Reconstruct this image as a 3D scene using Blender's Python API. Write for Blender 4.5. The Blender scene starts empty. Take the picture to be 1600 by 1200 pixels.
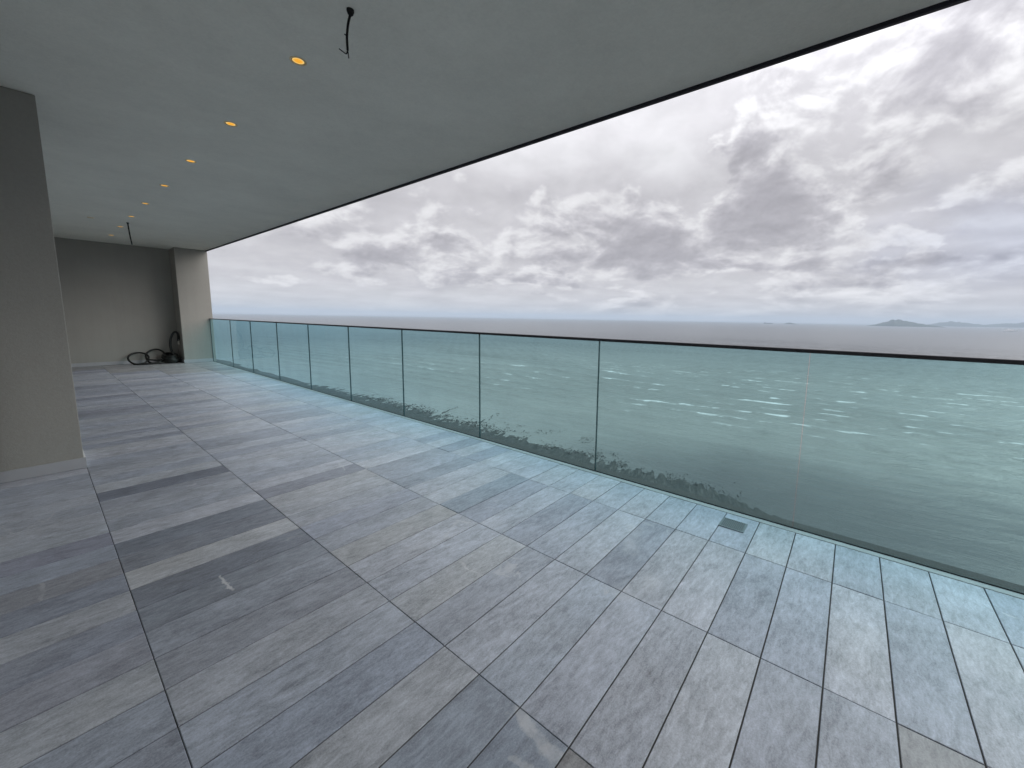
import bpy, bmesh, math, random
import numpy as np
from mathutils import Vector, Matrix

random.seed(11)
rng = np.random.default_rng(11)
scene = bpy.context.scene
COL = scene.collection
R = math.radians

# ------------------------------------------------------------------ camera
S = 1.36                     # eye height above the deck, metres
F_PX, YAW, PIT, ROL = 618.6, 0.909761, 0.126291, 0.016770
SHX, SHY = 49.872, -24.933
cam_d = bpy.data.cameras.new('camera')
cam = bpy.data.objects.new('camera', cam_d)
COL.objects.link(cam)
scene.camera = cam
fw = Vector((math.sin(YAW) * math.cos(PIT), math.cos(YAW) * math.cos(PIT), -math.sin(PIT)))
r0 = Vector((math.cos(YAW), -math.sin(YAW), 0))
u0 = r0.cross(fw)
rt = math.cos(ROL) * r0 + math.sin(ROL) * u0
up = -math.sin(ROL) * r0 + math.cos(ROL) * u0
M = Matrix.Identity(4)
for i in range(3):
    M[i][0], M[i][1], M[i][2] = rt[i], up[i], -fw[i]
M[2][3] = S
cam.matrix_world = M
cam_d.sensor_fit = 'HORIZONTAL'
cam_d.sensor_width = 36
cam_d.lens = F_PX / 1600 * 36
cam_d.shift_x = -SHX / 1600
cam_d.shift_y = SHY / 1600
cam_d.clip_start = 0.05
cam_d.clip_end = 200000

scene.view_settings.view_transform = 'Standard'
scene.view_settings.look = 'None'
scene.view_settings.gamma = 1
scene.view_settings.use_curve_mapping = False
scene.view_settings.exposure = 1.1
scene.render.engine = 'CYCLES'
cy = scene.cycles
cy.max_bounces = 10
cy.diffuse_bounces = 5
cy.glossy_bounces = 4
cy.transmission_bounces = 6
cy.transparent_max_bounces = 16
cy.volume_bounces = 1
cy.use_denoising = True
cy.caustics_reflective = False
cy.caustics_refractive = False

SUN_EL, SUN_AZ = 38, 138     # azimuth clockwise from +Y (the balcony's length)


# ------------------------------------------------------------------ node helpers
class NT:
    """tiny expression builder over a node tree"""
    def __init__(self, tree):
        self.t = tree
        tree.nodes.clear()

    def node(self, typ, **kw):
        n = self.t.nodes.new(typ)
        for k, v in kw.items():
            setattr(n, k, v)
        return n

    def put(self, sock, v):
        if isinstance(v, bpy.types.NodeSocket):
            self.t.links.new(v, sock)
        elif v is not None:
            if sock.type == 'RGBA' and len(v) == 3:
                v = (*v, 1)
            sock.default_value = v

    def m(self, op, a, b=None, c=None, clamp=False):
        n = self.node('ShaderNodeMath', operation=op, use_clamp=clamp)
        for i, v in enumerate((a, b, c)):
            if v is not None:
                self.put(n.inputs[i], v)
        return n.outputs[0]

    def add(self, a, b): return self.m('ADD', a, b)
    def sub(self, a, b): return self.m('SUBTRACT', a, b)
    def mul(self, a, b): return self.m('MULTIPLY', a, b)
    def div(self, a, b): return self.m('DIVIDE', a, b)

    def vm(self, op, a, b=None, scale=None):
        n = self.node('ShaderNodeVectorMath', operation=op)
        self.put(n.inputs[0], a)
        if b is not None:
            self.put(n.inputs[1], b)
        if scale is not None:
            self.put(n.inputs['Scale'], scale)
        return n.outputs['Value'] if op in ('LENGTH', 'DOT_PRODUCT', 'DISTANCE') else n.outputs[0]

    def xyz(self, v):
        n = self.node('ShaderNodeSeparateXYZ')
        self.put(n.inputs[0], v)
        return n.outputs

    def vec(self, x, y, z):
        n = self.node('ShaderNodeCombineXYZ')
        for i, v in enumerate((x, y, z)):
            self.put(n.inputs[i], v)
        return n.outputs[0]

    def noise(self, v, scale, detail=4, rough=.5, dist=0, lac=2.0, color=False):
        n = self.node('ShaderNodeTexNoise')
        self.put(n.inputs['Vector'], v)
        self.put(n.inputs['Scale'], scale)
        n.inputs['Detail'].default_value = detail
        n.inputs['Roughness'].default_value = rough
        n.inputs['Lacunarity'].default_value = lac
        n.inputs['Distortion'].default_value = dist
        return n.outputs['Color' if color else 'Fac']

    def mix(self, f, a, b, mode='MIX'):
        n = self.node('ShaderNodeMix', data_type='RGBA', blend_type=mode)
        self.put(n.inputs[0], f)
        self.put(n.inputs[6], a)
        self.put(n.inputs[7], b)
        return n.outputs[2]

    def rng(self, v, a, b, c=0., d=1., smooth=True):
        n = self.node('ShaderNodeMapRange', interpolation_type='SMOOTHSTEP' if smooth else 'LINEAR')
        for i, q in enumerate((v, a, b, c, d)):
            self.put(n.inputs[i], q)
        return n.outputs[0]

    def ramp(self, v, stops, interp='LINEAR'):
        n = self.node('ShaderNodeValToRGB')
        n.color_ramp.interpolation = interp
        e = n.color_ramp.elements
        while len(e) < len(stops):
            e.new(0.5)
        for k, (p, c) in enumerate(stops):
            e[k].position = p
            e[k].color = (*c, 1)
        self.put(n.inputs[0], v)
        return n.outputs[0]

    def bump(self, h, strength, dist, normal=None):
        n = self.node('ShaderNodeBump')
        self.put(n.inputs['Height'], h)
        self.put(n.inputs['Strength'], strength)
        self.put(n.inputs['Distance'], dist)
        if normal is not None:
            self.put(n.inputs['Normal'], normal)
        return n.outputs[0]

    def principled(self, col, rough, spec=.5, metal=0., normal=None):
        n = self.node('ShaderNodeBsdfPrincipled')
        self.put(n.inputs['Base Color'], col)
        self.put(n.inputs['Roughness'], rough)
        self.put(n.inputs['Specular IOR Level'], spec)
        self.put(n.inputs['Metallic'], metal)
        if normal is not None:
            self.put(n.inputs['Normal'], normal)
        return n.outputs[0]

    def out(self, shader, sock='Surface', typ='ShaderNodeOutputMaterial'):
        o = self.node(typ)
        self.t.links.new(shader, o.inputs[sock])


def mat(name):
    m = bpy.data.materials.new(name)
    m.use_nodes = True
    return m, NT(m.node_tree)


def gauss(t, x, y, x0, y0, sx, sy):
    a = t.div(t.sub(x, x0), sx)
    b = t.div(t.sub(y, y0), sy)
    q = t.add(t.mul(a, a), t.mul(b, b))
    return t.m('EXPONENT', t.mul(q, -1.0))


# ------------------------------------------------------------------ sky
world = bpy.data.worlds.new('World')
scene.world = world
world.use_nodes = True
t = NT(world.node_tree)
sky = t.node('ShaderNodeTexSky', sky_type='NISHITA')
sky.sun_disc = False
sky.sun_elevation = R(SUN_EL)
sky.sun_rotation = R(SUN_AZ)
bg_blue = t.node('ShaderNodeBackground')
t.put(bg_blue.inputs[0], sky.outputs[0])
bg_blue.inputs[1].default_value = 0.10

d = t.vm('NORMALIZE', t.node('ShaderNodeTexCoord').outputs['Generated'])
dx, dy, dz = t.xyz(d)
zc = t.m('MAXIMUM', dz, 0.0)
k = t.add(zc, 0.09)
p = t.vec(t.div(dx, k), t.div(dy, k), 0.0)
wa = t.noise(t.vec(t.mul(dx, 7.0), t.mul(dy, 7.0), t.mul(dz, 11.0)), 1.0, 6, .58, color=True)
wx, wy, wz = t.xyz(wa)
az = t.add(t.mul(t.m('ARCTAN2', dx, dy), 57.2958), t.mul(t.sub(wx, .5), 22.0))
el0 = t.mul(t.m('ARCSINE', dz), 57.2958)
el = t.add(el0, t.mul(t.sub(wy, .5), t.add(3.0, t.mul(zc, 22.0))))
big = t.noise(p, 0.9, 8, .55, .2)
flat_z = t.m('POWER', t.add(zc, .012), .70)
q = t.vec(t.mul(dx, 8.0), t.mul(dy, 8.0), t.mul(flat_z, 13.0))
puff = t.noise(q, 1.0, 10, .54, .25)
puff2 = t.noise(t.vm('ADD', q, (-.10, .05, 0.26)), 1.0, 10, .54, .25)
relief = t.sub(puff, puff2)                      # lit tops, grey undersides
# weather: (azimuth, elevation, width, height, weight) of the heavier and thinner banks
banks = 0.0
for a0, e0, sa, se, w in [
        (82, 13.0, 8, 4.2, .30), (78, 17.5, 4.5, 3.4, .20), (75, 19, 3, 1.6, .08), (93, 16, 8, 4, .03),
        (64, 9.2, 7, 2.2, .26), (72, 7.8, 8, 1.5, .16), (31, 7.2, 4.2, 1.3, .24), (41, 10.4, 6, 2.0, .16), (40, 5.8, 3.2, .8, .20),
        (50, 14, 9, 4, .05), (19, 4.0, 2.8, .7, .22), (97, 6.3, 9, 1.2, .14), (80, 6.8, 6, .6, .12),
        (68, 20, 6, 4, -.22), (50, 20, 10, 5, -.16), (14, 5.5, 5, 3, -.10), (100, 10.2, 8, .9, -.34),
        (98, 7.6, 7, .6, -.22), (60, 4.0, 20, 1.0, -.10), (25, 5.6, 6, 1.0, .12), (52, 5.4, 7, .9, .16), (56, 8.2, 5, 1.6, .14), (70, 13, 10, 4, .10), (90, 21, 8, 3, .0), (60, 17, 9, 2.5, .10), (90, 4.3, 9, .7, .14), (30, 2.5, 22, 1.6, -.16), (98, 27, 9, 5, .06)]:
    banks = t.add(banks, t.mul(gauss(t, az, el, a0, e0, sa, se), w))
line = t.noise(t.vec(t.mul(dx, 5.0), t.mul(dy, 5.0), t.mul(dz, 95.0)), 1.0, 5, .55)
low = t.rng(el0, 7.0, 2.0)
veil = t.add(t.add(t.mul(t.sub(big, .5), .9), t.mul(t.sub(puff, .5), .75)), t.mul(t.mul(t.sub(line, .5), .5), low))
tone = t.add(.56, t.add(veil, t.mul(banks, 1.0)))
# far layer: a bright broken veil
cloud = t.ramp(tone, [(0.0, (.86, .86, .885)), (.28, (.79, .785, .82)), (.5, (.70, .69, .725)), (.72, (.60, .59, .63)), (1.0, (.50, .49, .53))])
cloud = t.vm('SCALE', cloud, scale=t.add(1.0, t.mul(relief, .6)))
# near layer: cumulus with firm edges
body = t.add(t.add(t.add(puff, t.add(.035, t.mul(t.rng(el0, 9.0, 4.0), .035))), t.mul(t.sub(big, .5), .45)), t.mul(banks, 1.3))
cmask = t.rng(body, .515, .65)
deepc = t.rng(t.add(body, t.mul(relief, -1.3)), .53, .98)
ccol = t.ramp(deepc, [(0.0, (.88, .875, .90)), (.22, (.71, .70, .735)), (.55, (.56, .55, .59)), (1.0, (.47, .46, .50))])
fine = t.sub(t.noise(t.vm('SCALE', q, scale=3.1), 1.0, 8, .6, .3), t.noise(t.vm('SCALE', t.vm('ADD', q, (-.03, .02, .08)), scale=3.1), 1.0, 8, .6, .3))
ccol = t.vm('SCALE', ccol, scale=t.add(1.0, t.add(t.mul(relief, .55), t.mul(fine, .42))))
cloud = t.mix(t.mul(cmask, .85), cloud, ccol)
cloud = t.mix(t.rng(gauss(t, az, el, 103, 8, 13, 6), .1, 1.0, 0, .5), cloud, (.74, .81, .98), 'MULTIPLY')
hz = t.rng(el0, 3.4, .1)
cloud = t.mix(t.mul(hz, .38), cloud, t.mix(t.rng(az, 30, 95), (.76, .77, .79), (.58, .61, .68)))
# an overcast sky is brighter overhead than at its rim
cloud = t.vm('SCALE', cloud, scale=t.add(0.43, t.mul(t.rng(el0, 18, 85, smooth=False), 1.55)))
bg_c = t.node('ShaderNodeBackground')
t.put(bg_c.inputs[0], cloud)
bg_c.inputs[1].default_value = 1.0
mx = t.node('ShaderNodeMixShader')
t.put(mx.inputs[0], t.rng(tone, -.12, .12, .35, 1.0))
t.t.links.new(bg_blue.outputs[0], mx.inputs[1])
t.t.links.new(bg_c.outputs[0], mx.inputs[2])
t.out(mx.outputs[0], typ='ShaderNodeOutputWorld')
world.cycles.sampling_method = 'MANUAL'
world.cycles.sample_map_resolution = 1024

sun_d = bpy.data.lights.new('sun', 'SUN')
sun_d.energy = .9
sun_d.angle = R(60)
sun_d.color = (1, .975, .94)
sun = bpy.data.objects.new('sun', sun_d)
COL.objects.link(sun)
sd = Vector((math.sin(R(SUN_AZ)) * math.cos(R(SUN_EL)), math.cos(R(SUN_AZ)) * math.cos(R(SUN_EL)), math.sin(R(SUN_EL))))
sun.rotation_euler = (-sd).to_track_quat('-Z', 'Y').to_euler()
sun.location = (20, -10, 30)


# ------------------------------------------------------------------ mesh helpers
def link(name, me, mats=(), parent=None):
    o = bpy.data.objects.new(name, me)
    COL.objects.link(o)
    if me is not None:
        for m_ in mats:
            if m_.name not in [x.name for x in me.materials if x]:
                me.materials.append(m_)
    if parent is not None:
        o.parent = parent
        o.matrix_parent_inverse = Matrix.Translation(-Vector(parent.location))
    return o


def tag(o, label=None, cat=None, group=None, kind=None):
    for k_, v_ in (('label', label), ('category', cat), ('group', group), ('kind', kind)):
        if v_:
            o[k_] = v_
    return o


def empty(name, loc=(0, 0, 0)):
    o = bpy.data.objects.new(name, None)
    o.location = loc
    o.empty_display_size = .1
    COL.objects.link(o)
    return o


def box(bm, a, b, mi=0):
    vs = [bm.verts.new((x, y, z)) for z in (a[2], b[2]) for y in (a[1], b[1]) for x in (a[0], b[0])]
    fs = []
    for idx in ((0, 2, 3, 1), (4, 5, 7, 6), (0, 1, 5, 4), (1, 3, 7, 5), (3, 2, 6, 7), (2, 0, 4, 6)):
        f_ = bm.faces.new([vs[i] for i in idx])
        f_.material_index = mi
        fs.append(f_)
    return vs, fs


def fin(bm, name, smooth=False):
    bmesh.ops.recalc_face_normals(bm, faces=bm.faces[:])
    me = bpy.data.meshes.new(name)
    bm.to_mesh(me)
    bm.free()
    if smooth:
        for f_ in me.polygons:
            f_.use_smooth = True
    return me


def boxes(name, lst, mats, parent=None, bevel=0):
    bm = bmesh.new()
    for a, b in lst:
        box(bm, a, b)
    if bevel:
        bmesh.ops.bevel(bm, geom=bm.edges[:], offset=bevel, segments=1, affect='EDGES')
    return link(name, fin(bm, name), mats, parent)


def tube(bm, pts, rad, n=8, closed=False):
    pts = [Vector(p_) for p_ in pts]
    rings = []
    N = len(pts)
    side = None
    for i, p_ in enumerate(pts):
        if closed:
            tg = pts[(i + 1) % N] - pts[i - 1]
        else:
            tg = pts[min(i + 1, N - 1)] - pts[max(i - 1, 0)]
        tg.normalize()
        if side is None:
            side = tg.cross(Vector((0.31, 0.22, 1))).normalized()
        side = (side - tg * side.dot(tg)).normalized()
        o_ = tg.cross(side)
        rr = rad[i] if isinstance(rad, (list, tuple)) else rad
        rings.append([bm.verts.new(p_ + rr * (math.cos(2 * math.pi * j / n) * side + math.sin(2 * math.pi * j / n) * o_)) for j in range(n)])
    for i in range(N if closed else N - 1):
        a, b = rings[i], rings[(i + 1) % N]
        for j in range(n):
            bm.faces.new((a[j], a[(j + 1) % n], b[(j + 1) % n], b[j]))
    if not closed:
        bm.faces.new(rings[0][::-1])
        bm.faces.new(rings[-1])


def spline(ctrl, n=8, closed=False):
    c = [Vector(p_) for p_ in ctrl]
    N = len(c)
    out = []
    for i in range(N if closed else N - 1):
        if closed:
            p0, p1, p2, p3 = c[i - 1], c[i], c[(i + 1) % N], c[(i + 2) % N]
        else:
            p0, p1, p2, p3 = c[max(i - 1, 0)], c[i], c[i + 1], c[min(i + 2, N - 1)]
        for k_ in range(n):
            u = k_ / n
            out.append(.5 * ((2 * p1) + (p2 - p0) * u + (2 * p0 - 5 * p1 + 4 * p2 - p3) * u * u + (3 * p1 - p0 - 3 * p2 + p3) * u ** 3))
    if not closed:
        out.append(c[-1])
    return out


def lathe(bm, prof, n=24, loc=(0, 0, 0), mi=0):
    rings = []
    for r_, z_ in prof:
        rings.append([bm.verts.new((loc[0] + r_ * math.cos(2 * math.pi * j / n), loc[1] + r_ * math.sin(2 * math.pi * j / n), loc[2] + z_)) for j in range(n)])
    for a, b in zip(rings, rings[1:]):
        for j in range(n):
            f_ = bm.faces.new((a[j], a[(j + 1) % n], b[(j + 1) % n], b[j]))
            f_.material_index = mi
    return rings


# ------------------------------------------------------------------ materials
VEINS = [((.477, 2.478), (.485, 2.30), .009, .95), ((-.086, 3.09), (-.097, 2.92), .010, .4), ((1.34, 1.625), (1.345, 1.556), .008, .6),
         ((1.345, 1.556), (1.334, 1.457), .008, .7), ((1.455, 1.89), (1.633, 1.975), .014, .4), ((1.633, 1.99), (1.66, 1.90), .012, .45),
         ((.915, .80), (.885, .66), .032, .65), ((.885, .66), (.868, .56), .028, .6), ((.80, .72), (.815, .60), .018, .4),
         ((.772, 4.514), (.841, 4.529), .014, .5), ((.626, 4.02), (.678, 4.035), .016, .5), ((.857, 4.1), (.918, 4.115), .014, .5),
         ((1.572, 3.42), (1.622, 3.66), .010, .5), ((2.718, -.68), (2.708, -.78), .006, .8), ((1.70, .80), (1.86, .72), .09, .28), ((2.30, 1.02), (2.06, .92), .07, .25)]


def stone(name, island):
    m_, t = mat(name)
    tc = t.node('ShaderNodeTexCoord').outputs['Object']
    if island:
        g = t.node('ShaderNodeNewGeometry')
        rnd = g.outputs['Random Per Island']
        w2 = t.node('ShaderNodeTexWhiteNoise', noise_dimensions='1D')
        t.put(w2.inputs['W'], t.mul(rnd, 91.7))
        v = t.ramp(w2.outputs['Value'], [(0, (.17, .18, .20)), (.35, (.27, .27, .285)), (1, (.34, .335, .34))])
        wv = t.mul(t.noise(tc, .3, 2), 0)
    else:
        oi = t.node('ShaderNodeObjectInfo')
        rnd = oi.outputs['Random']
        v = oi.outputs['Color']
    off = t.vec(t.mul(rnd, 37.0), t.mul(rnd, 113.0), t.mul(rnd, 71.0))
    pv = t.vm('ADD', tc, off)
    x, y, z = t.xyz(pv)
    # sedimentary streaks at a slant, clouding, grain
    xs = t.add(t.mul(x, 2.2), t.mul(y, -1.2))
    ys = t.add(t.mul(y, 16.0), t.mul(x, 3.2))
    streak = t.noise(t.vec(xs, t.mul(ys, .55), z), 1.6, 8, .66, 1.3)
    cl = t.noise(pv, 3.2, 4, .55, .3)
    cl2 = t.noise(pv, 9.0, 5, .6, .2)
    grain = t.noise(pv, 170.0, 4, .75)
    grain2 = t.noise(t.vec(t.mul(x, 20.0), t.mul(y, 58.0), z), 1.0, 5, .7, .6)
    f = t.add(t.mul(t.sub(streak, .5), .95), t.mul(t.sub(cl, .5), .65))
    f = t.add(f, t.mul(t.sub(cl2, .5), .55))
    f = t.add(f, t.mul(t.sub(grain, .5), 1.1))
    f = t.add(f, t.mul(t.sub(grain2, .5), 1.25))
    lum = t.add(1.0, f)
    col = t.vm('SCALE', v, scale=lum)
    hue = t.noise(pv, 1.7, 3, .5)
    col = t.mix(t.rng(hue, .48, .74, 0, .28), col, t.mix(1.0, col, (1.04, .99, .90), 'MULTIPLY'))
    # pale quartz veins, only on some boards
    ve = t.noise(t.vm('ADD', pv, (5.3, 1.1, 0)), 2.4, 6, .58, 1.2)
    vein = t.rng(t.m('ABSOLUTE', t.sub(ve, .5)), .0, .014, 1, 0)
    patch = t.rng(t.noise(pv, 2.0, 3), .56, .66)
    wn = t.node('ShaderNodeTexWhiteNoise', noise_dimensions='1D')
    t.put(wn.inputs['W'], t.mul(rnd, 57.3))
    has = t.rng(wn.outputs['Value'], .70, .74)
    vf = t.mul(t.mul(vein, patch), t.mul(has, .6))
    col = t.mix(vf, col, (.55, .55, .57))
    if not island:
        wp = t.node('ShaderNodeNewGeometry').outputs['Position']
        ws = t.vm('ADD', wp, t.vm('SCALE', t.vm('SUBTRACT', t.noise(wp, 14.0, 4, .6, color=True), (.5, .5, .5)), scale=.075))
        wsx, wsy, wsz = t.xyz(ws)
        w0 = t.vec(wsx, wsy, 0.0)
        tot = 0.0
        for a_, b_, wd, st in VEINS:
            ba = Vector((b_[0] - a_[0], b_[1] - a_[1], 0))
            pa = t.vm('SUBTRACT', w0, (a_[0], a_[1], 0))
            hh_ = t.m('MULTIPLY', t.vm('DOT_PRODUCT', pa, tuple(ba)), 1 / ba.length_squared, clamp=True)
            dd = t.vm('LENGTH', t.vm('SUBTRACT', pa, t.vm('SCALE', tuple(ba), scale=hh_)))
            tot = t.m('MAXIMUM', tot, t.rng(dd, wd * .35, wd, st, 0))
        col = t.mix(t.mul(tot, t.rng(cl2, .36, .58, .25, 1)), col, (.60, .60, .62))
    # pale flecks everywhere
    fl = t.rng(t.noise(t.vec(t.mul(x, 22.), t.mul(y, 60.), z), 1.0, 3, .5, .5), .70, .78, 0, .28)
    col = t.mix(fl, col, (.48, .48, .5))
    rough = t.add(.40, t.mul(t.sub(cl2, .5), .25))
    h = t.add(t.mul(grain, .35), t.add(t.mul(streak, .6), t.mul(grain2, .4)))
    nb = t.bump(h, .35, .004)
    t.out(t.principled(col, rough, .55, 0, nb))
    return m_


M_STONE = stone('quartzite_board', False)
M_STONE_MASS = stone('quartzite_board_mass', True)


def simple(name, col, rough, spec=.5, metal=0, var=.1, scale=8., bump=0, bscale=200., bdist=.002):
    m_, t = mat(name)
    tc = t.node('ShaderNodeTexCoord').outputs['Object']
    n = t.noise(tc, scale, 5, .6)
    c = t.vm('SCALE', t.mix(0., col, col), scale=t.add(1.0, t.mul(t.sub(n, .5), var * 2)))
    nb = None
    if bump:
        nb = t.bump(t.noise(tc, bscale, 4, .65), bump, bdist)
    t.out(t.principled(c, rough, spec, metal, nb))
    return m_


def render_mat(name, col):
    m_, t = mat(name)
    tc = t.node('ShaderNodeTexCoord').outputs['Object']
    n1 = t.noise(tc, 1.3, 4, .55)
    n2 = t.noise(tc, 55.0, 5, .7)
    n3 = t.noise(tc, 260.0, 3, .6)
    x, y, z = t.xyz(tc)
    drip = t.noise(t.vec(t.mul(x, 9.), t.mul(y, 9.), t.mul(z, .5)), 1.0, 4, .6)
    lum = t.add(1.0, t.add(t.mul(t.sub(n1, .5), .22), t.add(t.mul(t.sub(n2, .5), .22), t.mul(t.sub(drip, .5), .12))))
    c = t.vm('SCALE', t.mix(0., col, col), scale=lum)
    nb = t.bump(t.add(n2, t.mul(n3, .5)), .5, .004)
    t.out(t.principled(c, .85, .25, 0, nb))
    return m_


M_WALL = render_mat('grey_render', (.345, .333, .305))
M_CEIL = render_mat('ceiling_paint', (.88, .87, .79))
M_SKIRT = simple('skirting_stone', (.40, .40, .42), .5, var=.12, scale=5, bump=.2)
M_STRIP = simple('edge_strip_stone', (.39, .40, .40), .5, var=.2, scale=14, bump=.2)
M_SUB = simple('joint_mortar', (.085, .082, .08), .95, .1, var=.2)
M_RAIL = simple('dark_anodised_metal', (.035, .036, .042), .32, .6, .55, var=.08)
M_TRIM = simple('black_edge_trim', (.016, .015, .024), .5, .3, var=.05)
M_CHAN = simple('black_channel', (.008, .008, .009), .5, .3, var=.05)
M_RUB = simple('black_rubber', (.012, .013, .012), .45, .4, var=.2, scale=40)
M_CABLE = simple('black_cable_sheath', (.006, .006, .007), .6, .3, var=.05)
M_COPPER = simple('dark_wire_core', (.03, .02, .015), .5, .4, .4, var=.1)
M_STEEL = simple('brushed_steel', (.42, .43, .44), .38, .5, .9, var=.15, scale=60)
M_DRAIN = simple('drain_steel', (.19, .215, .225), .5, .5, .3, var=.2, scale=60)
M_DARK = simple('drain_pit_shade', (.015, .015, .015), .9, .1)
M_BRASS = simple('tap_metal', (.62, .6, .55), .3, .5, .8)
M_WHITE = simple('white_paint', (.78, .78, .77), .6)
M_HULL = simple('ship_hull_paint', (.06, .07, .09), .6)
M_HWHITE = simple('ship_white_paint', (.8, .8, .8), .5)
M_FACADE = simple('pale_fill_facade', (.5, .5, .48), .5, .5)
M_DOOR = simple('black_door_frame', (.02, .02, .022), .4, .4, .3)

m_, t = mat('balcony_glass')
geo = t.node('ShaderNodeNewGeometry')
tcg = t.node('ShaderNodeTexCoord').outputs['Object']
gx, gy, gz = t.xyz(tcg)
clear = t.node('ShaderNodeBsdfTransparent')
tint = t.node('ShaderNodeBsdfTransparent')
lw = t.node('ShaderNodeLayerWeight')
lw.inputs['Blend'].default_value = .5
# a slanting ray runs a longer way through the green glass
t.put(tint.inputs[0], t.mix(t.rng(lw.outputs['Facing'], .25, .85), (.57, .85, .88), (.52, .88, .985)))
gl = t.node('ShaderNodeBsdfGlossy')
gl.inputs['Roughness'].default_value = .02
t.put(gl.inputs['Color'], (.9, .95, .95))
fr = t.node('ShaderNodeFresnel')
fr.inputs['IOR'].default_value = 1.38
m1 = t.node('ShaderNodeMixShader')
t.put(m1.inputs[0], t.m('MINIMUM', fr.outputs[0], .45))
t.t.links.new(tint.outputs[0], m1.inputs[1])
t.t.links.new(gl.outputs[0], m1.inputs[2])
# thin film of salt and dust left by the rain
dn = t.noise(t.vec(t.mul(gx, 1.), t.mul(gy, 3.0), t.mul(gz, 1.4)), 1.6, 6, .6, .4)
dn2 = t.noise(tcg, 90., 3, .6)
film = t.mul(t.rng(dn, .40, .72, .012, .085), t.add(.5, dn2))
dif = t.node('ShaderNodeBsdfDiffuse')
t.put(dif.inputs[0], (.6, .62, .62))
m1b = t.node('ShaderNodeMixShader')
t.put(m1b.inputs[0], film)
t.t.links.new(m1.outputs[0], m1b.inputs[1])
t.t.links.new(dif.outputs[0], m1b.inputs[2])
m2 = t.node('ShaderNodeMixShader')
t.put(m2.inputs[0], geo.outputs['Backfacing'])
t.t.links.new(m1b.outputs[0], m2.inputs[1])
t.t.links.new(clear.outputs[0], m2.inputs[2])
t.out(m2.outputs[0])
M_GLASS = m_
M_GEDGE = simple('glass_edge_green', (.012, .05, .055), .25, .5, var=.1)

m_, t = mat('warm_lamp')
e = t.node('ShaderNodeEmission')
lp = t.node('ShaderNodeTexCoord').outputs['Object']
lx, ly, lz = t.xyz(lp)
rr = t.m('SQRT', t.add(t.mul(lx, lx), t.mul(ly, ly)))
t.put(e.inputs[0], t.mix(t.rng(rr, .018, .034), (1., .46, .045), (1., .68, .25)))
e.inputs[1].default_value = .42
t.out(e.outputs[0])
M_LAMP = m_
M_TRIMRING = simple('lamp_trim_cream', (.80, .68, .45), .5)
M_REFL = simple('lamp_reflector_gold', (.95, .62, .22), .25, .5, .6)

# ------------------------------------------------------------------ sea (structure)
SEA_Z = S - 70.0
A0, A1 = -12.0, 118.0
azl = np.concatenate([np.linspace(A0, A1, 640), np.linspace(A1, 360 + A0, 60)[1:-1]])
rl = np.concatenate([[2.0, 60, 110], np.exp(np.linspace(math.log(140), math.log(2600), 520)), np.exp(np.linspace(math.log(2600), math.log(60000), 60))[1:]])
AZ, RR = np.meshgrid(np.radians(azl), rl)
X = np.sin(AZ) * RR
Y = np.cos(AZ) * RR


def vnoise(x, y, seed):
    """smooth value noise"""
    r_ = np.random.default_rng(seed)
    tab = r_.random((256, 256))
    xi, yi = np.floor(x).astype(int), np.floor(y).astype(int)
    fx, fy = x - xi, y - yi
    fx, fy = fx * fx * (3 - 2 * fx), fy * fy * (3 - 2 * fy)
    g = lambda a, b: tab[a % 256, b % 256]
    return (g(xi, yi) * (1 - fx) + g(xi + 1, yi) * fx) * (1 - fy) + (g(xi, yi + 1) * (1 - fx) + g(xi + 1, yi + 1) * fx) * fy


def fbm(x, y, seed, n=4):
    s_, a_ = 0, .5
    for i_ in range(n):
        s_ = s_ + a_ * vnoise(x * 2 ** i_, y * 2 ** i_, seed + i_)
        a_ *= .5
    return s_ / (1 - .5 ** n)


wob = 30 * (fbm(X / 260, Y / 420, 3) - .5) + 5 * (fbm(X / 50, Y / 110, 9) - .5)
ph1 = 2 * math.pi * (X + .04 * Y + wob * 2.2) / (15 + 7 * np.clip((X - 170) / 300, 0, 1))
amp = .25 + .85 * np.clip(fbm(X / 70, Y / 260, 17) * 1.6 - .35, 0, 1)
crest = (0.5 + .5 * np.sin(ph1)) ** 4
ph2 = 2 * math.pi * (X * .9 - .32 * Y + wob) / 11
ph3 = 2 * math.pi * (X * .95 + .35 * Y - wob) / 7.3
shore = np.clip((X - 165) / 80, 0, 1)
calm = 1 - .6 * np.exp(-((X - 200) / 60) ** 2)
fade = np.clip(1 - (RR - 1100) / 1300, 0, 1)
Z = (crest * amp * 2.5 + .22 * np.sin(ph2) + .15 * np.sin(ph3) + .45 * (fbm(X / 5, Y / 9, 41, 3) - .5)) * shore * calm * fade
nr, na = X.shape
verts = np.stack([X, Y, Z + SEA_Z], -1).reshape(-1, 3).astype(np.float32)
ii, jj = np.meshgrid(np.arange(nr - 1), np.arange(na), indexing='ij')
j2 = (jj + 1) % na
faces = np.stack([ii * na + jj, (ii + 1) * na + jj, (ii + 1) * na + j2, ii * na + j2], -1).reshape(-1, 4)


def np_mesh(name, verts, faces, attr=None, smooth=True):
    me = bpy.data.meshes.new(name)
    k_ = faces.shape[1]
    me.vertices.add(len(verts))
    me.vertices.foreach_set('co', np.asarray(verts, np.float32).ravel())
    me.loops.add(faces.size)
    me.loops.foreach_set('vertex_index', faces.ravel().astype(np.int32))
    me.polygons.add(len(faces))
    me.polygons.foreach_set('loop_start', np.arange(0, faces.size, k_, dtype=np.int32))
    me.polygons.foreach_set('use_smooth', np.full(len(faces), smooth))
    if attr is not None:
        for n_, v_ in attr.items():
            a_ = me.attributes.new(n_, 'FLOAT', 'POINT')
            a_.data.foreach_set('value', np.asarray(v_, np.float32).ravel())
    me.update(calc_edges=True)
    me.validate()
    return me


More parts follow.
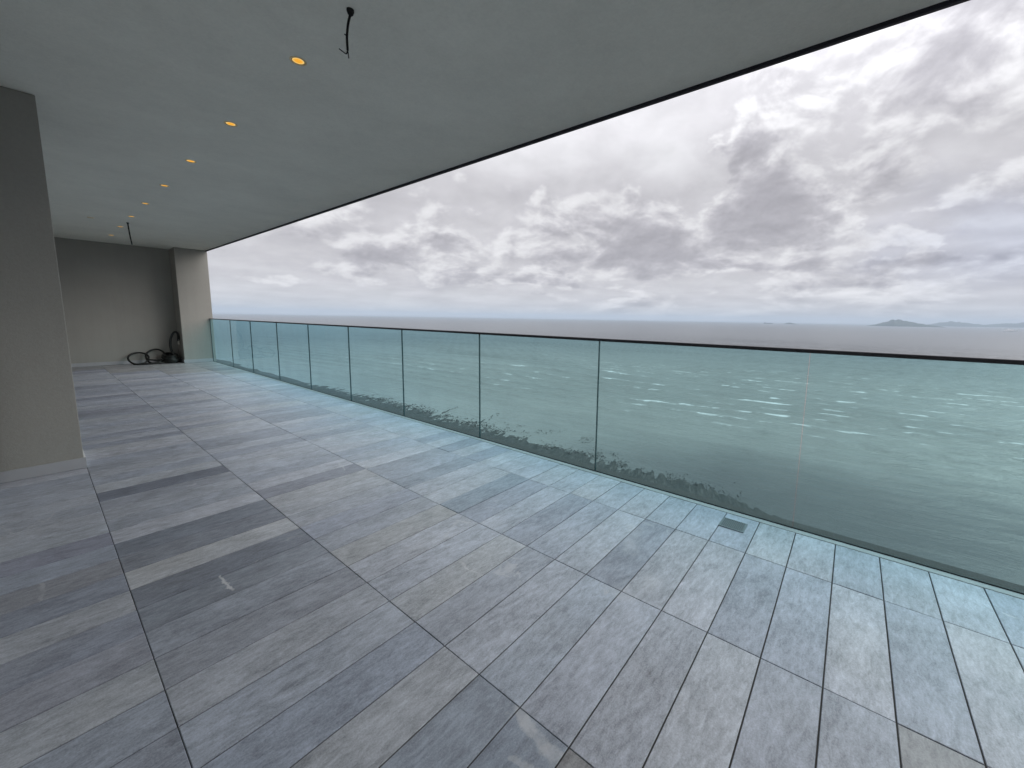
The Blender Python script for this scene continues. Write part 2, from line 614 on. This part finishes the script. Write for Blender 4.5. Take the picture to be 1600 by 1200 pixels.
# foam where the crests are high, in the band where the swell steepens
band = np.clip((X - 200) / 130, 0, 1) * np.clip((1000 - RR) / 500, 0, 1)
foamy = fbm(X / 3, Y / 13, 71, 3) + .35 * (fbm(X / 60, Y / 90, 77, 3) - .5)
FO = np.clip((crest - .56) * 4.0, 0, 1) * np.clip((foamy - .505) * 6, 0, 1) * band
sea_me = np_mesh('sea', verts, faces, {'foam': FO})

m_, t = mat('sea_water')
pos = t.node('ShaderNodeNewGeometry').outputs['Position']
px, py, pz = t.xyz(pos)
dist = t.m('SQRT', t.add(t.mul(px, px), t.mul(py, py)))
nbig = t.noise(t.vec(t.mul(px, .006), t.mul(py, .003), 0), 1.0, 5, .55, .6)
nsil = t.noise(t.vec(t.mul(px, .022), t.mul(py, .010), 0), 1.0, 6, .6, 1.2)
near = t.add(px, t.add(t.mul(t.sub(nsil, .5), 110.0), t.mul(t.m('MAXIMUM', t.sub(py, 40.0), 0.0), 1.1)))
murk = t.rng(near, 165, 300, 1, 0)
col = t.mix(t.rng(nbig, .35, .65), (.135, .135, .126), (.168, .166, .155))
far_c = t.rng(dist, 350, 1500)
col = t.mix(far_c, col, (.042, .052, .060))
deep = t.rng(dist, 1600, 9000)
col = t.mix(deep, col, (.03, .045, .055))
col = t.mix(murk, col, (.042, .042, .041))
# long light and dark lines: ripple shading put into the water colour
strk = t.add(t.mul(t.noise(t.vec(t.mul(px, .05), t.mul(py, .006), 0), 1.0, 6, .62, .8), .5), t.mul(t.noise(t.vec(t.mul(px, .16), t.mul(py, .028), 3.), 1.0, 5, .65, .6), .5))
col = t.vm('SCALE', col, scale=t.add(1.0, t.mul(t.sub(strk, .5), .8)))
fo = t.node('ShaderNodeAttribute', attribute_name='foam').outputs['Fac']
fn = t.noise(t.vec(t.mul(px, .9), t.mul(py, .4), 0), 1.0, 6, .72, .8)
foam = t.mul(t.rng(t.mul(fo, t.mul(fn, 1.6)), .24, .85), .55)
col = t.mix(foam, col, (.78, .79, .78))
h1 = t.noise(t.vec(t.mul(px, .36), t.mul(py, .075), 0), 1.0, 5, .6, .5)
h2 = t.noise(t.vec(t.mul(px, 1.7), t.mul(py, .8), 0), 1.0, 4, .6)
h3 = t.noise(t.vec(t.mul(px, .10), t.mul(py, .035), 0), 1.0, 4, .6, .6)
h = t.add(t.add(t.mul(h1, 1.0), t.mul(h2, .25)), t.mul(h3, 2.2))
calm_s = t.rng(near, 160, 300, .25, 1.0)
nb = t.bump(h, t.mul(calm_s, t.rng(dist, 300, 6000, 1.0, .6)), 1.0)
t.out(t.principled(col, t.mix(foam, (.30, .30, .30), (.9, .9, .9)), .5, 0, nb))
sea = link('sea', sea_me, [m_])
tag(sea, kind='structure')

# ------------------------------------------------------------------ tidal flat at the foot of the tower (structure)
sx = np.concatenate([np.linspace(-300, 120, 12), np.linspace(123, 205, 140)])
sy = np.concatenate([np.linspace(-400, -80, 20), np.linspace(-78, 430, 420), np.linspace(440, 900, 20)])
XX, YY = np.meshgrid(sx, sy, indexing='ij')
edge = 170.5 + 12 * (fbm(YY / 60, XX * 0 + 1.3, 5) - .5) + 4 * (fbm(YY / 9, XX * 0 + 4.1, 6) - .5)
side = np.clip((40 - YY) / 70, 0, 1)
ux, uy = .947, .321          # strike of the rock beds: out to sea, slanting along the shore
along = XX * ux + YY * uy
across = -XX * uy + YY * ux
rid = .5 + (fbm(along / 16, across / 1.9, 31, 4) - .5) * np.clip((YY - 15) / 70, .25, 1)
ZZ = (edge - XX) * .085 + (rid - .52) * 2.3 * np.clip((XX - 120) / 15, 0, 1) * np.clip((200 - XX) / 20, 0.0, 1) - side * 2.6
ZZ = np.clip(ZZ, -3, 3) + SEA_Z - .12
nx_, ny_ = XX.shape
vv = np.stack([XX, YY, ZZ], -1).reshape(-1, 3)
ii, jj = np.meshgrid(np.arange(nx_ - 1), np.arange(ny_ - 1), indexing='ij')
ff = np.stack([ii * ny_ + jj, (ii + 1) * ny_ + jj, (ii + 1) * ny_ + jj + 1, ii * ny_ + jj + 1], -1).reshape(-1, 4)
m_, t = mat('dark_rock_and_mud')
pos = t.node('ShaderNodeNewGeometry').outputs['Position']
rx, ry, rz = t.xyz(pos)
n1 = t.noise(t.vec(t.add(t.mul(rx, .10), t.mul(ry, .034)), t.add(t.mul(rx, -.30), t.mul(ry, .88)), 0), 1.0, 7, .68, .9)
n2 = t.noise(pos, 1.5, 5, .65)
c = t.ramp(n1, [(.34, (.010, .012, .011)), (.52, (.03, .031, .029)), (.70, (.085, .082, .075))])
t.out(t.principled(c, .7, .3, 0, t.bump(n2, .8, .5)))
M_ROCK = m_
flat = link('tidal_flat', np_mesh('tidal_flat', vv, ff, smooth=True), [M_ROCK])
tag(flat, kind='structure')

# jagged reef blades standing in the shallows, uncountable
vb, fb = [], []


def blade(cx, cy_, L, w, h_, ang, zb):
    ca, sa = math.cos(ang), math.sin(ang)
    n0 = len(vb)
    for (a_, b_, z_) in ((-.5, 0, 0), (-.15, -.5, 0), (.3, -.35, 0), (.5, .1, 0), (.1, .5, 0), (-.3, .4, 0), (-.1, 0, 1), (.2, .05, .8)):
        xx, yy = a_ * L, b_ * w
        vb.append((cx + xx * ca - yy * sa, cy_ + xx * sa + yy * ca, zb + z_ * h_ - (.3 if z_ == 0 else 0)))
    for f_ in ((0, 1, 6), (1, 2, 7), (1, 7, 6), (2, 3, 7), (3, 4, 7), (4, 5, 6), (4, 6, 7), (5, 0, 6)):
        fb.append([n0 + q_ for q_ in f_])


ys_ = rng.uniform(20, 330, 5200)
clump = fbm(ys_ / 14, ys_ * 0 + 2.7, 51)
xs_ = 164 + np.abs(rng.normal(0, 6.0, 5200)) * (1.5 * clump + .25) + 9 * (clump - .5)
keep = fbm(xs_ / 7, ys_ / 7, 57) > .43
keep &= ~((ys_ < 75) & (rng.random(5200) < 1.5 - ys_ * .02))
for x_, y_ in zip(xs_[keep], ys_[keep]):
    ang = math.atan2(uy, ux) + rng.normal(0, .2)
    blade(x_, y_, rng.uniform(.8, 4.2), rng.uniform(.2, .6), rng.uniform(.1, .4), ang, SEA_Z)
for (x0, y0, x1, y1) in ((150, 182, 206, 201), (151, 179.5, 204, 198), (150, 262, 182, 271), (150, 220, 204, 240), (151, 257, 168, 262), (150, 150, 166, 155)):
    n_ = int(math.hypot(x1 - x0, y1 - y0) / 1.6)
    for i_ in range(n_):
        u = i_ / n_
        if rng.random() < .25 + .4 * u:
            continue
        blade(x0 + (x1 - x0) * u, y0 + (y1 - y0) * u + rng.normal(0, .5), rng.uniform(2, 4.5), rng.uniform(.4, .9), rng.uniform(.3, .7), math.atan2(y1 - y0, x1 - x0) + rng.normal(0, .12), SEA_Z)
for cx, cy_ in ((185, 148), (190, 143), (196, 138), (188, 165), (192, 118), (189, 115), (195, 120)):
    for _ in range(14):
        blade(cx + rng.normal(0, 3), cy_ + rng.normal(0, 1.5), rng.uniform(.8, 2.6), .5, .35, math.atan2(uy, ux) + rng.normal(0, .3), SEA_Z)
reef = link('reef_rocks', np_mesh('reef_rocks', np.array(vb), np.array(fb), smooth=False), [M_ROCK])
tag(reef, 'dark jagged reef rocks along the shoreline below the glass', 'rocks', kind='stuff')

# ------------------------------------------------------------------ islands and ships
m_, t = mat('island_forest')
pos = t.node('ShaderNodeNewGeometry').outputs['Position']
n1 = t.noise(pos, .006, 6, .6)
t.out(t.principled(t.ramp(n1, [(.3, (.02, .034, .032)), (.7, (.045, .06, .05))]), .9, .1))
M_ISLE = m_


def island(dist_, profile, seed, depth=900):
    """profile: (azimuth deg, height m) along the ridge"""
    pa = np.array([q_[0] for q_ in profile])
    phh = np.array([q_[1] for q_ in profile])
    a_ = np.linspace(pa[0], pa[-1], 90)
    hh = np.interp(a_, pa, phh)
    hh = hh * (1 + .16 * (fbm(a_ * 6, a_ * 0 + 1., seed, 4) - .5))
    w_ = np.linspace(-1, 1, 17)
    V = []
    rough_ = fbm(a_[:, None] * 5 + 0 * w_[None], w_[None] * 3 + seed + 0 * a_[:, None], seed)
    for ka, (ai, hi) in enumerate(zip(a_, hh)):
        for kw, wi in enumerate(w_):
            d_ = dist_ + wi * depth
            z_ = hi * max(0, 1 - abs(wi)) ** .8 * (1 + .3 * (rough_[ka, kw] - .5)) - 3
            V.append((math.sin(R(ai)) * d_, math.cos(R(ai)) * d_, SEA_Z + z_))
    n_ = len(w_)
    Fs = np.array([(i_ * n_ + j_, i_ * n_ + j_ + 1, (i_ + 1) * n_ + j_ + 1, (i_ + 1) * n_ + j_) for i_ in range(len(a_) - 1) for j_ in range(n_ - 1)])
    o = link('island', np_mesh('island', np.array(V), Fs), [M_ISLE])
    tag(o, kind='structure')
    return o


island(14500, [(91.0, 0), (91.7, 40), (92.2, 85), (92.8, 140), (93.3, 185), (93.7, 180), (94.3, 140), (95.0, 100), (95.8, 65), (96.6, 35), (97.4, 0)], 101)
island(23000, [(95.3, 0), (96.2, 80), (97.0, 165), (97.7, 200), (98.4, 175), (99.2, 120), (100.0, 80), (101, 0)], 121)
island(24000, [(98.4, 0), (99.4, 60), (100.4, 120), (101.3, 160), (102.3, 190), (103.4, 170), (104.6, 80), (106, 0)], 141)
island(15000, [(83.0, 0), (83.4, 38), (83.7, 48), (84.0, 30), (84.6, 0)], 161, 300)


def ship(a_deg, dist_, L, label, white=False):
    o = empty('ship', (math.sin(R(a_deg)) * dist_, math.cos(R(a_deg)) * dist_, SEA_Z))
    hd = R(-a_deg)
    W, H_ = L * .15, L * .07
    rot = Matrix.Rotation(hd, 4, 'Z')
    bm = bmesh.new()
    secs = [(-.5, .7, 0), (-.42, 1, 0), (.3, 1, 0), (.44, .6, .15), (.5, .05, .35)]
    rings = []
    for sx_, sw_, rise in secs:
        rings.append([bm.verts.new((sx_ * L, s_ * W / 2 * sw_ * kk, zz)) for (s_, kk, zz) in ((-1, .6, -3), (-1, 1, H_ * (1 + rise)), (1, 1, H_ * (1 + rise)), (1, .6, -3))])
    for a_, b_ in zip(rings, rings[1:]):
        for j in range(4):
            bm.faces.new((a_[j], a_[(j + 1) % 4], b_[(j + 1) % 4], b_[j]))
    bm.faces.new(rings[0])
    bm.faces.new(rings[-1][::-1])
    me = fin(bm, 'hull')
    me.transform(rot)
    hl = link('hull', me, [M_HWHITE if white else M_HULL])
    hl.parent = o
    bm = bmesh.new()
    if white:
        box(bm, (-.40 * L, -W * .42, H_ + .01), (.28 * L, W * .42, H_ * 2.0))
        box(bm, (-.36 * L, -W * .38, H_ * 2.0), (.20 * L, W * .38, H_ * 2.6))
        box(bm, (-.2 * L, -W * .15, H_ * 2.6), (-.12 * L, W * .15, H_ * 3.4))
    else:
        box(bm, (-.44 * L, -W * .42, H_ + .01), (-.33 * L, W * .42, H_ * 2.6))
        box(bm, (-.38 * L, -W * .12, H_ * 2.6), (-.35 * L, W * .12, H_ * 3.2))
        for q_ in range(4):
            box(bm, (-.25 * L + q_ * .15 * L, -W * .38, H_ + .01), (-.14 * L + q_ * .15 * L, W * .38, H_ * 1.35))
    me = fin(bm, 'superstructure')
    me.transform(rot)
    ss = link('superstructure', me, [M_HWHITE if white else M_HULL])
    ss.parent = o
    tag(o, label, 'ship')
    return o


ship(101.6, 7600, 120, 'white passenger ship far off in front of the islands', True)
ship(81.4, 15000, 260, 'dark cargo ship on the horizon, left of the islands')

# ------------------------------------------------------------------ air
bm = bmesh.new()
box(bm, (-42000, -42000, SEA_Z - 6), (42000, 42000, SEA_Z + 420))
m_, t = mat('haze_air')
vol = t.node('ShaderNodeVolumePrincipled')
t.put(vol.inputs['Color'], (.55, .65, .76))
vol.inputs['Density'].default_value = 4.8e-5
vol.inputs['Anisotropy'].default_value = 0.0
t.out(vol.outputs[0], 'Volume')
hz_o = link('haze', fin(bm, 'haze'), [m_])
tag(hz_o, kind='stuff')

# ------------------------------------------------------------------ balcony shell
GX = 2.984                     # inner glass face
XL = -.29                      # house facade
YB = 14.62                     # back wall
YF = -3.9                      # behind the camera
CZ = 3.0085                    # soffit
CX = 3.0565                    # soffit edge
PY = 14.006                    # pilaster front
PX = 2.39                      # pilaster left side
LX = .1755                     # near pillar right side
LYF = 5.157                    # near pillar front

deck = boxes('floor', [((XL - .3, YF, -.30), (3.10, YB + .3, -.0052))], [M_SUB])
tag(deck, kind='structure')

PITCH, BASE = .2088, 2.060
LINES = [-.595, .1741, .9322, 1.7028, 2.4693]
GAP = .0029
GAPY = .0054
CHECK = {}
# per-board tone read off the stone itself: (column, row) -> base colour
TONES = {}


def board_mesh(w, l):
    bm = bmesh.new()
    b = .0016
    hw, hl_ = w / 2, l / 2
    z0, z1, z2 = -.020, -b, 0.0
    lo = [bm.verts.new((sx_ * hw, sy_ * hl_, z0)) for sx_, sy_ in ((-1, -1), (1, -1), (1, 1), (-1, 1))]
    md = [bm.verts.new((sx_ * hw, sy_ * hl_, z1)) for sx_, sy_ in ((-1, -1), (1, -1), (1, 1), (-1, 1))]
    tp = [bm.verts.new((sx_ * (hw - b), sy_ * (hl_ - b), z2)) for sx_, sy_ in ((-1, -1), (1, -1), (1, 1), (-1, 1))]
    bm.faces.new(tp)
    for j in range(4):
        bm.faces.new((lo[j], lo[(j + 1) % 4], md[(j + 1) % 4], md[j]))
        bm.faces.new((md[j], md[(j + 1) % 4], tp[(j + 1) % 4], tp[j]))
    return bm


cols = [(XL + .004, LINES[1]), (LINES[1], LINES[2]), (LINES[2], LINES[3]), (LINES[3], LINES[4]), (LINES[4], GX - .055)]
SHARED = {}
for ci, (xa, xb) in enumerate(cols):
    w = xb - xa - GAP
    me = fin(board_mesh(w, PITCH - GAPY), 'board')
    me.materials.append(M_STONE)
    SHARED[ci] = me
plan = []
for ci, (xa, xb) in enumerate(cols):
    r_lo = math.floor((YF - BASE) / PITCH) + 1
    r_hi = int((YB - BASE) / PITCH)
    for row in range(r_lo, r_hi):
        y0 = BASE + row * PITCH
        if ci == 0 and LYF - .02 < y0 < LYF + .70:
            continue
        if ci == 4 and y0 > PY:
            continue
        cxm, cym = (xa + xb) / 2, y0 + PITCH / 2
        plan.append((ci, row, cxm, cym))


def visible_size(q_):
    ci, row, x_, y_ = q_
    v = Vector((x_, y_, -S))
    dep = v.dot(fw)
    if dep < .3:
        return -1
    sx_ = F_PX * v.dot(rt) / dep
    sy_ = F_PX * v.dot(up) / dep
    if abs(sx_ + SHX) > 1010 or sy_ < -760:
        return -1
    return 1 / dep ** 3


plan.sort(key=visible_size, reverse=True)
BOARD_TONES = {
    (1, 10): (.18, .192, .225), (1, 9): (.29, .30, .33), (1, 5): (.205, .22, .25), (1, 4): (.22, .232, .26), (1, 3): (.385, .388, .395),
    (1, 2): (.195, .208, .236), (1, 1): (.212, .226, .25), (1, 0): (.29, .305, .335), (1, -1): (.29, .30, .325), (1, -2): (.33, .34, .36),
    (1, -5): (.335, .343, .355), (1, -6): (.245, .268, .30), (1, -7): (.225, .25, .285), (1, -3): (.315, .335, .37), (1, -4): (.30, .325, .37),
    (0, 7): (.36, .375, .40), (0, 6): (.25, .255, .30), (0, 5): (.29, .31, .35), (0, 4): (.252, .255, .272), (0, 3): (.235, .25, .285),
    (0, 2): (.335, .342, .358), (0, 1): (.27, .285, .325), (0, 0): (.30, .305, .335), (0, -1): (.34, .35, .365), (0, -2): (.29, .31, .345),
    (2, 6): (.235, .24, .27), (2, 5): (.365, .368, .378), (2, 4): (.355, .362, .378), (2, 1): (.29, .305, .335), (2, 0): (.325, .328, .328), (2, -1): (.35, .36, .385),
    (2, -2): (.34, .355, .385), (2, -3): (.365, .375, .385), (2, -4): (.305, .32, .35), (2, -5): (.34, .355, .385), (2, -6): (.31, .335, .37), (2, -7): (.34, .355, .39),
    (3, 0): (.225, .255, .29), (3, 1): (.38, .395, .42), (3, 3): (.27, .29, .325), (3, 5): (.28, .29, .32), (3, -5): (.35, .365, .395),
    (1, 17): (.38, .39, .41), (1, 28): (.235, .24, .275), (1, 27): (.24, .25, .28), (1, 34): (.22, .23, .27), (2, 49): (.24, .25, .29), (1, 40): (.24, .25, .29), (1, 55): (.21, .22, .27), (1, 53): (.2, .21, .26), (2, 56): (.21, .22, .27)}
PALETTE = [((.33, .345, .378), 5), ((.35, .362, .39), 5), ((.37, .375, .40), 4), ((.305, .322, .36), 3), ((.275, .29, .33), 2),
           ((.352, .362, .38), 2), ((.262, .275, .31), 1)]
bag = [c_ for c_, n_ in PALETTE for _ in range(n_)]
pal_rng = random.Random(5)
rest = bmesh.new()
for k_, (ci, row, x_, y_) in enumerate(plan):
    extra = .0016 if row in (0,) else 0            # the wider movement joint
    tone = BOARD_TONES.get((ci, row)) or pal_rng.choice(bag)
    j = pal_rng.uniform(.93, 1.06)
    if k_ < 300:
        o = link('board', SHARED[ci], [], deck)
        o.location = (x_, y_ + extra, -.0006 + pal_rng.uniform(-.0007, .0007))
        o.rotation_euler = (pal_rng.uniform(-.0012, .0012), pal_rng.uniform(-.0008, .0008), pal_rng.uniform(-.0006, .0006))
        o.color = (tone[0] * j * 1.17, tone[1] * j * 1.185, tone[2] * j * 1.25, 1)
    else:
        xa, xb = cols[ci]
        b2 = board_mesh(xb - xa - GAP, PITCH - GAPY)
        tmp = bpy.data.meshes.new('tmp')
        bmesh.ops.translate(b2, vec=(x_, y_, -.0006 + pal_rng.uniform(-.0007, .0007)), verts=b2.verts[:])
        b2.to_mesh(tmp)
        b2.free()
        rest.from_mesh(tmp)
        bpy.data.meshes.remove(tmp)
bmesh.ops.recalc_face_normals(rest, faces=rest.faces[:])
mr = bpy.data.meshes.new('board_field')
rest.to_mesh(mr)
rest.free()
ro = link('board_field', mr, [M_STONE_MASS], deck)
tag(ro, kind='stuff')
strip = boxes('edge_strip', [((GX - .053, YF, -.021), (GX - .004, PY, .0015))], [M_STRIP], deck, .0012)

ceil = boxes('ceiling', [((XL - .3, YF, CZ), (CX - .028, YB + .3, CZ + .35))], [M_CEIL])
tag(ceil, kind='structure')
boxes('edge_trim', [((CX - .0275, YF, CZ - .024), (CX, PY + .35, CZ + .35))], [M_TRIM], ceil, .002)

# back wall and pilaster
bw = boxes('back_wall', [((XL - .3, YB, -.02), (PX + .002, YB + .25, CZ - .002))], [M_WALL])
tag(bw, 'dark grey rendered end wall with the black hose lying in front', 'wall')
boxes('skirting', [((XL + .001, YB - .014, .001), (PX - .001, YB - .0005, .088))], [M_SKIRT], bw, .0015)
pil = boxes('pilaster', [((PX, PY, -.02), (CX + .002, YB + .25, CZ - .003))], [M_WALL], bevel=.004)
tag(pil, 'lighter grey rendered pier where the glass railing ends', 'pillar')
boxes('skirting', [((PX - .012, PY - .013, .001), (GX - .004, PY - .0005, .088)), ((PX - .013, PY, .001), (PX - .0005, YB - .016, .088))], [M_SKIRT], pil, .0015)

# near pillar
pr = boxes('near_pillar', [((XL - .3, LYF + .014, -.02), (LX - .012, LYF + .75, CZ - .003))], [M_WALL], bevel=.004)
tag(pr, 'large grey rendered pillar at the left edge, stone skirting at its foot', 'pillar')
boxes('skirting', [((XL, LYF, .001), (LX, LYF + .013, .092))], [M_SKIRT], pr, .0015)
boxes('side_skirting', [((LX - .0115, LYF + .0145, .001), (LX - .001, LYF + .74, .092))], [M_WHITE], pr, .0015)

# house side: unseen wall added against light leaks, pale for fill; only the jamb shows
fac = boxes('facade_wall', [((XL - .3, LYF + .76, -.02), (XL, YB - .001, CZ - .004)), ((XL - .3, YF, -.02), (XL - .03, LYF + .012, CZ - .004))], [M_FACADE])
tag(fac, kind='structure')
dj = boxes('door_jamb', [((XL - .029, LYF - .085, 0.001), (XL + .012, LYF - .012, 2.5))], [M_DOOR])
tag(dj, 'black metal door jamb just peeking in beside the left pillar foot', 'door frame')

# ------------------------------------------------------------------ glass balustrade
bal = empty('glass_balustrade', (GX, 4.0, 0))
tag(bal, 'long frameless blue green glass balustrade with slim dark handrail', 'balustrade')
JY = [-2.83, -1.31, .205, 1.723, 3.228, 4.723, 6.184, 7.655, 9.145, 10.715, 12.20]
TH = .0175
RT = 1.192
for ya, yb in zip(JY, JY[1:] + [PY - .006]):
    bm = bmesh.new()
    g_ = .0026
    box(bm, (-TH / 2, -(yb - ya) / 2 + g_, -.0), (TH / 2, (yb - ya) / 2 - g_, RT - .016))
    bm.normal_update()
    for f_ in bm.faces:
        f_.material_index = 0 if abs(f_.normal.x) > .9 else 1
    o = link('glass_panel', fin(bm, 'glass_panel'), [M_GLASS, M_GEDGE], bal)
    o.location = (GX + TH / 2, (ya + yb) / 2, .001)
hr = boxes('handrail', [((GX - .010, YF + .001, RT - .024), (GX + TH + .012, PY - .001, RT))], [M_RAIL], bal, .003)
boxes('base_channel', [((GX - .0035, YF + .001, -.0045), (GX - .0005, PY - .001, .008)), ((GX + TH + .0005, YF + .001, -.0045), (GX + TH + .0035, PY - .001, .0008))], [M_CHAN], bal)


# ------------------------------------------------------------------ downlights
def downlight():
    o = empty('downlight', (0, 0, 0))
    bm = bmesh.new()
    lathe(bm, [(.049, 0.0), (.049, -.004), (.045, -.0045), (.0405, -.0025), (.0405, .0)], 32)
    link('trim_ring', fin(bm, 'trim_ring', True), [M_TRIMRING]).parent = o
    bm = bmesh.new()
    rg = lathe(bm, [(.0405, -.0012), (.034, -.0008)], 32)
    link('reflector', fin(bm, 'reflector', True), [M_REFL]).parent = o
    bm = bmesh.new()
    rg = lathe(bm, [(.0338, -.0010), (.012, -.0014)], 32)
    bm.faces.new(rg[-1])
    link('lamp', fin(bm, 'lamp', True), [M_LAMP]).parent = o
    return o


DLY = [2.236, 3.303, 4.361, 5.405, 6.470, 7.50, 8.55, 9.62]
ORD = ['nearest and largest warm downlight in the ceiling, beside the hanging cable',
       'second warm downlight from the camera along the ceiling row',
       'third warm downlight from the camera along the ceiling row',
       'fourth warm downlight from the camera along the ceiling row',
       'fifth warm downlight from the camera along the ceiling row',
       'sixth warm downlight in the ceiling row, just before the far hanging cable',
       'seventh warm downlight in the ceiling row, just past the far hanging cable',
       'last and farthest warm downlight of the ceiling row, near the end wall']
d0 = downlight()
for i_, (y_, lb) in enumerate(zip(DLY, ORD)):
    if i_ == 0:
        o = d0
    else:
        o = d0.copy()
        COL.objects.link(o)
        for ch in d0.children:
            c_ = ch.copy()
            COL.objects.link(c_)
            c_.parent = o
    o.location = (.9 * S, y_ * S, CZ)
    tag(o, lb, 'downlight', 'row of warm downlights recessed in the ceiling')
so = empty('sprinkler_cap', (.586 * S, 8.06 * S, CZ))
bm = bmesh.new()
rg = lathe(bm, [(.045, 0.0), (.045, -.006), (.038, -.010), (.004, -.011)], 24)
bm.faces.new(rg[-1])
link('cover_plate', fin(bm, 'cover_plate', True), [M_TRIMRING]).parent = so
tag(so, 'small pale round cover on the ceiling left of the far cable', 'ceiling cover')


# ------------------------------------------------------------------ hanging cables
def cable(loc, pts, label, wires=True, rad=.0065):
    o = empty('hanging_cable', loc)
    bm = bmesh.new()
    rg = lathe(bm, [(.019, 0), (.019, -.010), (.014, -.024), (.008, -.03)], 16)
    bm.faces.new(rg[-1])
    link('cable_gland', fin(bm, 'cable_gland', True), [M_CABLE]).parent = o
    bm = bmesh.new()
    tube(bm, spline(pts, 6), rad, 8)
    link('sheath', fin(bm, 'sheath', True), [M_CABLE]).parent = o
    if wires:
        e_ = Vector(pts[-1])
        for wpts in ([e_, e_ + Vector((-.006, .004, -.02)), e_ + Vector((-.018, .018, -.010)), e_ + Vector((-.032, .030, .002))],
                     [e_, e_ + Vector((.002, 0, -.015)), e_ + Vector((.003, -.002, -.04))],
                     [e_ + Vector((0, 0, .07)), e_ + Vector((-.010, .008, .078))]):
            bm = bmesh.new()
            tube(bm, spline(wpts, 5), .0032, 6)
            link('wire', fin(bm, 'wire', True), [M_CABLE]).parent = o
    tag(o, label, 'cable', 'black cables hanging from the ceiling')
    return o


cable((.893 * S, 1.708 * S, CZ), [(0, 0, -.02), (-.010, .010, -.07), (-.016, .016, -.13), (-.017, .016, -.165), (-.017, .014, -.205)],
      'long black cable hanging close to the camera, bare wire ends')
cable((.925 * S, 8.062 * S, CZ), [(0, 0, -.02), (.003, -.01, -.12), (.010, -.015, -.25), (.022, -.02, -.40)],
      'small black cable hanging far down the ceiling by the end wall', False, .011)

# ------------------------------------------------------------------ floor drain
DX0, DX1, DY0, DY1 = 2.700, 2.838, .446, .600
dr = empty('floor_drain', ((DX0 + DX1) / 2, (DY0 + DY1) / 2, 0))
tag(dr, 'square grey metal drain grate set in the floor by the glass', 'drain')
zt = .0012


def dbox(name, lst, m__):
    o = boxes(name, lst, [m__])
    o.parent = dr
    o.matrix_parent_inverse = Matrix.Translation(-dr.location)


dbox('drain_frame', [((DX0, DY0, zt), (DX1, DY0 + .008, zt + .004)), ((DX0, DY1 - .008, zt), (DX1, DY1, zt + .004)),
                     ((DX0, DY0 + .008, zt), (DX0 + .008, DY1 - .008, zt + .004)), ((DX1 - .008, DY0 + .008, zt), (DX1, DY1 - .008, zt + .004))], M_DRAIN)
dbox('drain_shade_sheet', [((DX0 + .008, DY0 + .008, zt - .0004), (DX1 - .008, DY1 - .008, zt + .0006))], M_DARK)  # near-black sheet laid on the board for the shade below the bars
ns = 13
for i_ in range(ns):
    y_ = DY0 + .012 + (DY1 - DY0 - .024) * i_ / (ns - 1)
    dbox('grate_bar', [((DX0 + .0085, y_ - .0032, zt + .0008), (DX1 - .0085, y_ + .0032, zt + .0034))], M_DRAIN)

# ------------------------------------------------------------------ hose and wall tap in the corner
tap_loc = (2.388, 14.305, .58)
tp = empty('wall_tap', tap_loc)
tag(tp, 'small pale metal tap on the dark side of the pier above the hose', 'tap')
bm = bmesh.new()
tube(bm, [(0, 0, 0), (-.03, 0, 0), (-.04, -.05, -.03), (-.045, -.085, -.09)], [.02, .019, .018, .017], 10)
link('spout', fin(bm, 'spout', True), [M_BRASS]).parent = tp
bm = bmesh.new()
tube(bm, [(-.03, 0, .012), (-.03, 0, .035)], .006, 8)
tube(bm, [(-.03, -.035, .038), (-.03, .035, .038)], .007, 8)
link('handle', fin(bm, 'handle', True), [M_BRASS]).parent = tp

ho = empty('garden_hose', (2.0, 14.35, 0))
tag(ho, 'black rubber hose in loose coils on the floor before the end wall', 'hose')


def hpart(name, ctrl, rad=.021, closed=False, n=8):
    bm = bmesh.new()
    tube(bm, spline(ctrl, n, closed), rad, 9, closed)
    o = link(name, fin(bm, name, True), [M_RUB])
    o.parent = ho
    o.matrix_parent_inverse = Matrix.Translation(-ho.location)


def ring(cx, cy_, a_, b_, z0, z1, ph=0, n=12):
    """an uneven coil leaning: lowest towards the camera, highest at the back"""
    return [(cx + a_ * math.cos(q_) * (1 + .05 * math.sin(3 * q_ + ph)), cy_ + b_ * math.sin(q_), z0 + (z1 - z0) * (.5 + .5 * math.sin(q_ + .3 * math.sin(ph)))) for q_ in [2 * math.pi * i_ / n for i_ in range(n)]]


hpart('coil', ring(1.57, 14.38, .185, .17, .022, .29, .4), closed=True)
hpart('coil', ring(1.88, 14.38, .175, .17, .024, .36, 1.1), closed=True)
for k_ in range(8):
    hpart('coil', ring(2.17 + pal_rng.uniform(-.03, .03), 14.30 + pal_rng.uniform(-.02, .02), .17 - .006 * k_, .20, .023 + .024 * k_, .07 + .026 * k_, k_ * 1.3), closed=True)
hpart('hose_run', [(1.46, 14.28, .023), (1.60, 14.20, .023), (1.80, 14.17, .023), (1.98, 14.18, .03), (2.15, 14.22, .06)])
hpart('hose_run', [(1.72, 14.30, .12), (1.84, 14.26, .10), (1.98, 14.22, .10), (2.10, 14.20, .13)])
hpart('riser', [(2.26, 14.26, .16), (2.215, 14.30, .26), (2.185, 14.32, .46), (2.22, 14.33, .68), (2.29, 14.33, .81), (2.345, 14.33, .80), (2.362, 14.32, .70), (2.355, 14.31, .57)], .026)
